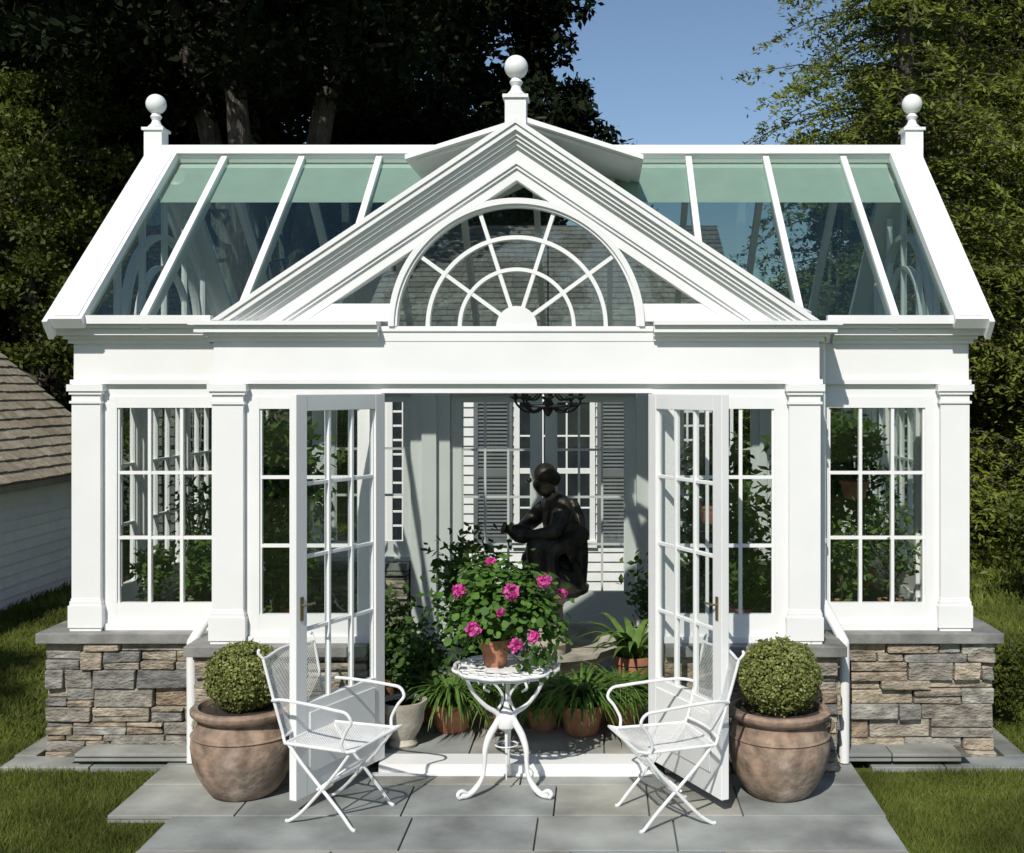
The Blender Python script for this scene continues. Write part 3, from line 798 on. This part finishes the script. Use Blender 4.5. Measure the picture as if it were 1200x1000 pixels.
for x0, x1, z1 in ((-.40, .36, 2.05), (-1.78, -1.22, 2.1), (1.2, 1.75, 2.1)): b.quad((x0, HY-.030, .55), (x1, HY-.030, .55), (x1, HY-.030, z1), (x0, HY-.030, z1))
b.obj('window_panes', mat('dark_panes', [(.02, .025, .03), (.03, .035, .04)], rough=.08), H, recalc=False)
b = MB()
for x0, x1 in ((-.90, -.48), (.44, .86)):
    b.box(x0, x0+.05, HY-.06, HY-.02, .5, 2.1); b.box(x1-.05, x1, HY-.06, HY-.02, .5, 2.1)
    for z0, z1 in ((.5, .58), (1.24, 1.32), (2.03, 2.1)): b.box(x0+.05, x1-.05, HY-.059, HY-.02, z0, z1)
    z = .6
    while z < 2.02:
        b.beam((x0+.05, HY-.042, z), (x1-.05, HY-.042, z), .035, .008, up=(0, -.7, .7)); z += .04
b.obj('shutters', M_shut, H)
b = MB(); sv = Vector((0, 2.8, 1.55)); shingles(b, (-2.1, HY-.3, 2.77), (1, 0, 0), sv, HX+2.2, sv.length, .15); b.obj('roof_shingles', M_shing2, H)
b = MB(); xr = HX+.08; b.add([(-2.05, HY-.28, 2.755), (xr, HY-.28, 2.755), (xr, HY+2.5, 4.30), (-2.05, HY+2.5, 4.30), (xr, HY+5.2, 2.755), (-2.05, HY+5.2, 2.755)], [(0, 1, 2, 3), (3, 2, 4, 5), (0, 3, 5), (1, 4, 2), (0, 5, 4, 1)]); b.obj('roof_deck', M_shing2, H)

Sh = empty('shingled_shed'); cl = MB()
SX = -5.45; y0s, y1s = 1.5, 7.2
cl.M = Matrix.Translation((SX, y0s, 0)) @ Matrix.Rotation(R(90), 4, 'Z'); clapboard(cl, 0, y1s-y0s, 0, 1.34, 0, .11); cl.M = I4
cl.M = Matrix.Translation((0, y1s, 0)) @ Matrix.Rotation(R(180), 4, 'Z'); clapboard(cl, -SX, -SX+4, 0, 1.34, 0, .11); cl.M = I4
cl.obj('clapboards', M_clap, Sh)
b = MB(); b.add([(SX-.02, y0s, 0), (SX-.02, y1s, 0), (SX-.02, y1s, 1.34), (SX-.02, y0s, 1.34), (-7.5, y0s, 3.1), (-7.5, y1s, 3.1), (-9.5, y0s, 1.34), (-9.5, y1s, 1.34), (-9.5, y0s, 0), (-9.5, y1s, 0)],
      [(0, 1, 2, 3), (0, 3, 4, 6, 8), (1, 9, 7, 5, 2), (6, 7, 9, 8)]); b.obj('walls', M_clap, Sh)
b = MB(); sv = Vector((-2.3, 0, 1.98)); shingles(b, (SX+.22, y0s-.3, 1.27), (0, 1, 0), sv, y1s-y0s+.5, sv.length, .15)
b.obj('roof_shingles', M_shing, Sh)
b = MB(); b.quad((SX+.2, y0s-.28, 1.262), (SX+.2, y1s+.18, 1.262), (SX+.2-2.27, y1s+.18, 3.22), (SX+.2-2.27, y0s-.28, 3.22))
b.quad((-9.75, y0s-.28, 1.262), (-9.75, y1s+.18, 1.262), (SX+.2-2.27, y1s+.18, 3.22), (SX+.2-2.27, y0s-.28, 3.22)); b.obj('roof_deck', M_shing, Sh, recalc=False)
b = MB(); b.box(SX+.01, SX+.03, y0s-.2, y1s+.1, 1.17, 1.25)
b.box(SX+.19, SX+.21, y0s-.28, y1s+.18, 1.19, 1.26); b.obj('fascia', mat('weathered_trim', [(.2, .17, .13), (.28, .25, .2)], rough=.8), Sh)

# ------------------------------------------------------------------ trees
def broad_meshes(seed, H, Rr, base, K, per, ls, lm, stems=3, tr=.3, drop=0):
    rg = np.random.default_rng(seed)
    c = []
    while len(c) < K:
        p = rg.uniform(-1, 1, 3); r = np.linalg.norm(p)
        if r > 1 or r < .25: continue
        c.append([p[0]*Rr, p[1]*Rr, base+(H-base)*(.5+.5*p[2])])
    c = np.array(c)
    rad = rg.uniform(.35, .95, K)*Rr*.22
    idx = rg.integers(0, K, K*per)
    d = rg.normal(size=(K*per, 3)); d /= np.linalg.norm(d, axis=1)[:, None]
    P = c[idx]+d*(rad[idx]*rg.uniform(.4, 1.1, K*per)**.6)[:, None]*np.array([1.25, 1.25, .7])
    P += rg.normal(size=P.shape)*.08
    Lm = np_mesh('crown', leaf_polys(P, ls, .5, np.array([0, 0, .7]), 1, rg), 4, lm)
    b = MB(); rs = random.Random(seed)
    tips = []
    for k in range(stems):
        a = 2*math.pi*k/stems+.5; sp = Rr*.16
        pts = [(math.cos(a)*tr*.5, math.sin(a)*tr*.5, -.1), (math.cos(a)*sp*.4, math.sin(a)*sp*.4, H*.15), (math.cos(a)*sp+rs.uniform(-.2, .2), math.sin(a)*sp, H*.4), (math.cos(a)*sp*2.2, math.sin(a)*sp*2, H*.75)]
        P_ = spline(pts, 6); b.tube(P_, [tr*(1-.8*i/len(P_)) for i in range(len(P_))], 12); tips += P_[6:]
    for i in range(0, K, 2):
        q = Vector(c[i]); lo = [t for t in tips if t.z < q.z] or tips[:1]
        t = min(lo, key=lambda w: (w-q).length)
        mid = (t+q)/2+Vector((0, 0, .25)); b.tube(spline([t, mid, q], 4), [tr*.22*(1-.8*k/8) for k in range(9)], 6)
    me = b.obj('tmp', M_bark, None, smooth=True)
    bm_ = me.data; bpy.data.objects.remove(me)
    return Lm, bm_
def place(name, ms, x, y, rzv, s):
    e = empty(name, (x, y, 0), rzv); e.scale = (s,)*3 if not isinstance(s, tuple) else s
    link('crown', ms[0], e); link('trunk_and_limbs', ms[1], e)
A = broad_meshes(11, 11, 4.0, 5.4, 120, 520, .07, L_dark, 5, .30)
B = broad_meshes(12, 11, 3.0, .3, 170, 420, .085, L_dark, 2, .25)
Cc = broad_meshes(13, 8, 2.2, .2, 130, 420, .052, L_mid, 2, .18)
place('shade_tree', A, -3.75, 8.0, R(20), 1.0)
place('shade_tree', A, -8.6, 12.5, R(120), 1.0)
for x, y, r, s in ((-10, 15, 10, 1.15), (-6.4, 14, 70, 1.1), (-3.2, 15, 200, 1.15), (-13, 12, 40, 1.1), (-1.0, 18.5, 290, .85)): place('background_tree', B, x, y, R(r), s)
place('olive_tree', Cc, -6.9, 9.0, R(40), (.8, .8, .80)); place('olive_tree', Cc, -9.4, 9.0, R(140), .9)
place('olive_tree', Cc, -5.6, 9.6, R(220), (.6, .6, .42))
# tree out of view at left, added to cast shade on the left lawn
place('offscreen_shade_tree', Cc, -6.5, -3.9, R(75), (.8, .8, .78))

def conifer_meshes(seed, H, Rr, lm, z0=.6, per=120, ls=.05):
    rg = np.random.default_rng(seed); b = MB(); Ps = []; b.tube([(0, 0, -.1), (0, 0, H*.5), (0, 0, H)], [.20, .11, .02], 10)
    z = z0
    while z < H-.2:
        f = (1-z/H)
        for k in range(6):
            a = rg.uniform(0, 2*np.pi); Lb = Rr*(f**.75)*rg.uniform(.55, 1.12)+.15
            c, s_ = math.cos(a), math.sin(a); rise = rg.uniform(.0, .35); droop = rg.uniform(.25, .6)
            def q(t): return np.array([c*Lb*t, s_*Lb*t, z+Lb*(rise*t-droop*t*t)])
            b.tube([tuple(q(t)) for t in (0, .33, .66, 1)], [.03*f+.008, .014, .008, .002], 5)
            n = int(per*(Lb/Rr+.12)*2.2); t = rg.uniform(.08, 1.06, n)**.85
            lat = rg.normal(size=n)*(.16+.18*Lb*.3)*np.sin(np.clip(t, .1, 1)*2.6+.25)
            t = np.round(t*11)/11+rg.normal(size=n)*.014+np.abs(lat)*.10
            P = np.stack([c*Lb*t-s_*lat, s_*Lb*t+c*lat, z+Lb*(rise*t-droop*t*t)-np.abs(lat)*.40+rg.normal(size=n)*.035], 1)
            Ps.append(P)
        z += .16+.05*(z/H)
    P = np.concatenate(Ps)
    Lm = np_mesh('needles', leaf_polys(P, ls, .34, np.array([0, -.35, 1.0]), .55, rg), 4, lm)
    o = b.obj('tmp', M_bark, None); bm_ = o.data; bpy.data.objects.remove(o)
    return Lm, bm_
K1 = conifer_meshes(21, 12.5, 4.0, L_hem, .8, 190, .046)
place('hemlock_tree', K1, 4.6, 9.0, 0, 1.0)
place('hemlock_tree', K1, 7.6, 8.0, R(8), .95)
place('hemlock_tree', K1, 6.6, 13.0, R(-12), 1.15)
place('hemlock_tree', K1, 10.5, 11.0, R(15), 1.1)
for x, y, r, s in ((8.5, 18, 70, 1.1), (12, 16, 200, 1.1)): place('background_tree', B, x, y, R(r), s)
Sb = broad_meshes(31, 1.3, .7, .1, 40, 200, .035, L_mid, 3, .04)
place('garden_shrub', Sb, 5.4, 5.3, 0, 1.0); place('garden_shrub', Sb, 6.4, 6.2, 2, 1.2)
place('garden_shrub', Sb, 3.12, 1.2, 1, .45)
rg = np.random.default_rng(77); Pd = []
for i in range(70):
    x = -32+i*1.0+rg.uniform(-.5, .5); h = rg.uniform(4.5, 6.8)
    n = 650; d = rg.normal(size=(n, 3)); d /= np.linalg.norm(d, axis=1)[:, None]
    Pd.append(np.array([x, 36+rg.uniform(-2, 2), h*.5])+d*np.array([1.6, 1.6, h*.5])*(rg.uniform(.7, 1.05, n)[:, None]))
link('distant_tree_line', np_mesh('dtl', leaf_polys(np.concatenate(Pd), .22, .6, None, 1, rg), 4, L_far))
for x, y, r, s in ((-11, -27, 0, 1.0), (-3, -30, 50, 1.0), (5, -28, 100, 1.1), (12, -26, 200, 1.0)): place('background_tree', B, x, y, R(r), s)

# ------------------------------------------------------------------ light, sky, camera
az, el = R(16), R(43)
sun = bpy.data.lights.new('sun', 'SUN'); sun.energy = 4.3; sun.angle = R(.5); sun.color = (1, .955, .875)
so = bpy.data.objects.new('sun', sun); sc.collection.objects.link(so)
dirv = Vector((math.sin(az)*math.cos(el), math.cos(az)*math.cos(el), -math.sin(el)))
so.rotation_euler = dirv.to_track_quat('-Z', 'Y').to_euler(); so.location = (-5, -20, 20)
w = bpy.data.worlds.new('World'); sc.world = w; w.use_nodes = True
t = w.node_tree; bg = t.nodes['Background']; sky = t.nodes.new('ShaderNodeTexSky'); sky.sky_type = 'NISHITA'; sky.sun_disc = False
sky.sun_elevation = el; sky.sun_rotation = math.pi+az; sky.air_density = 1.0; sky.dust_density = .3; sky.ozone_density = 2.2; sky.altitude = 200
t.links.new(sky.outputs[0], bg.inputs[0]); bg.inputs[1].default_value = .105
cam = bpy.data.cameras.new('camera'); co = bpy.data.objects.new('camera', cam); sc.collection.objects.link(co)
co.location = (.47, -6.5, 2.2); co.rotation_euler = (R(90), 0, 0)
cam.sensor_width = 36; cam.lens = 40.35; cam.shift_x = -.0858; cam.shift_y = -.0375; cam.clip_end = 1000
sc.camera = co
sc.view_settings.view_transform = 'Standard'; sc.view_settings.look = 'None'; sc.view_settings.exposure = 0
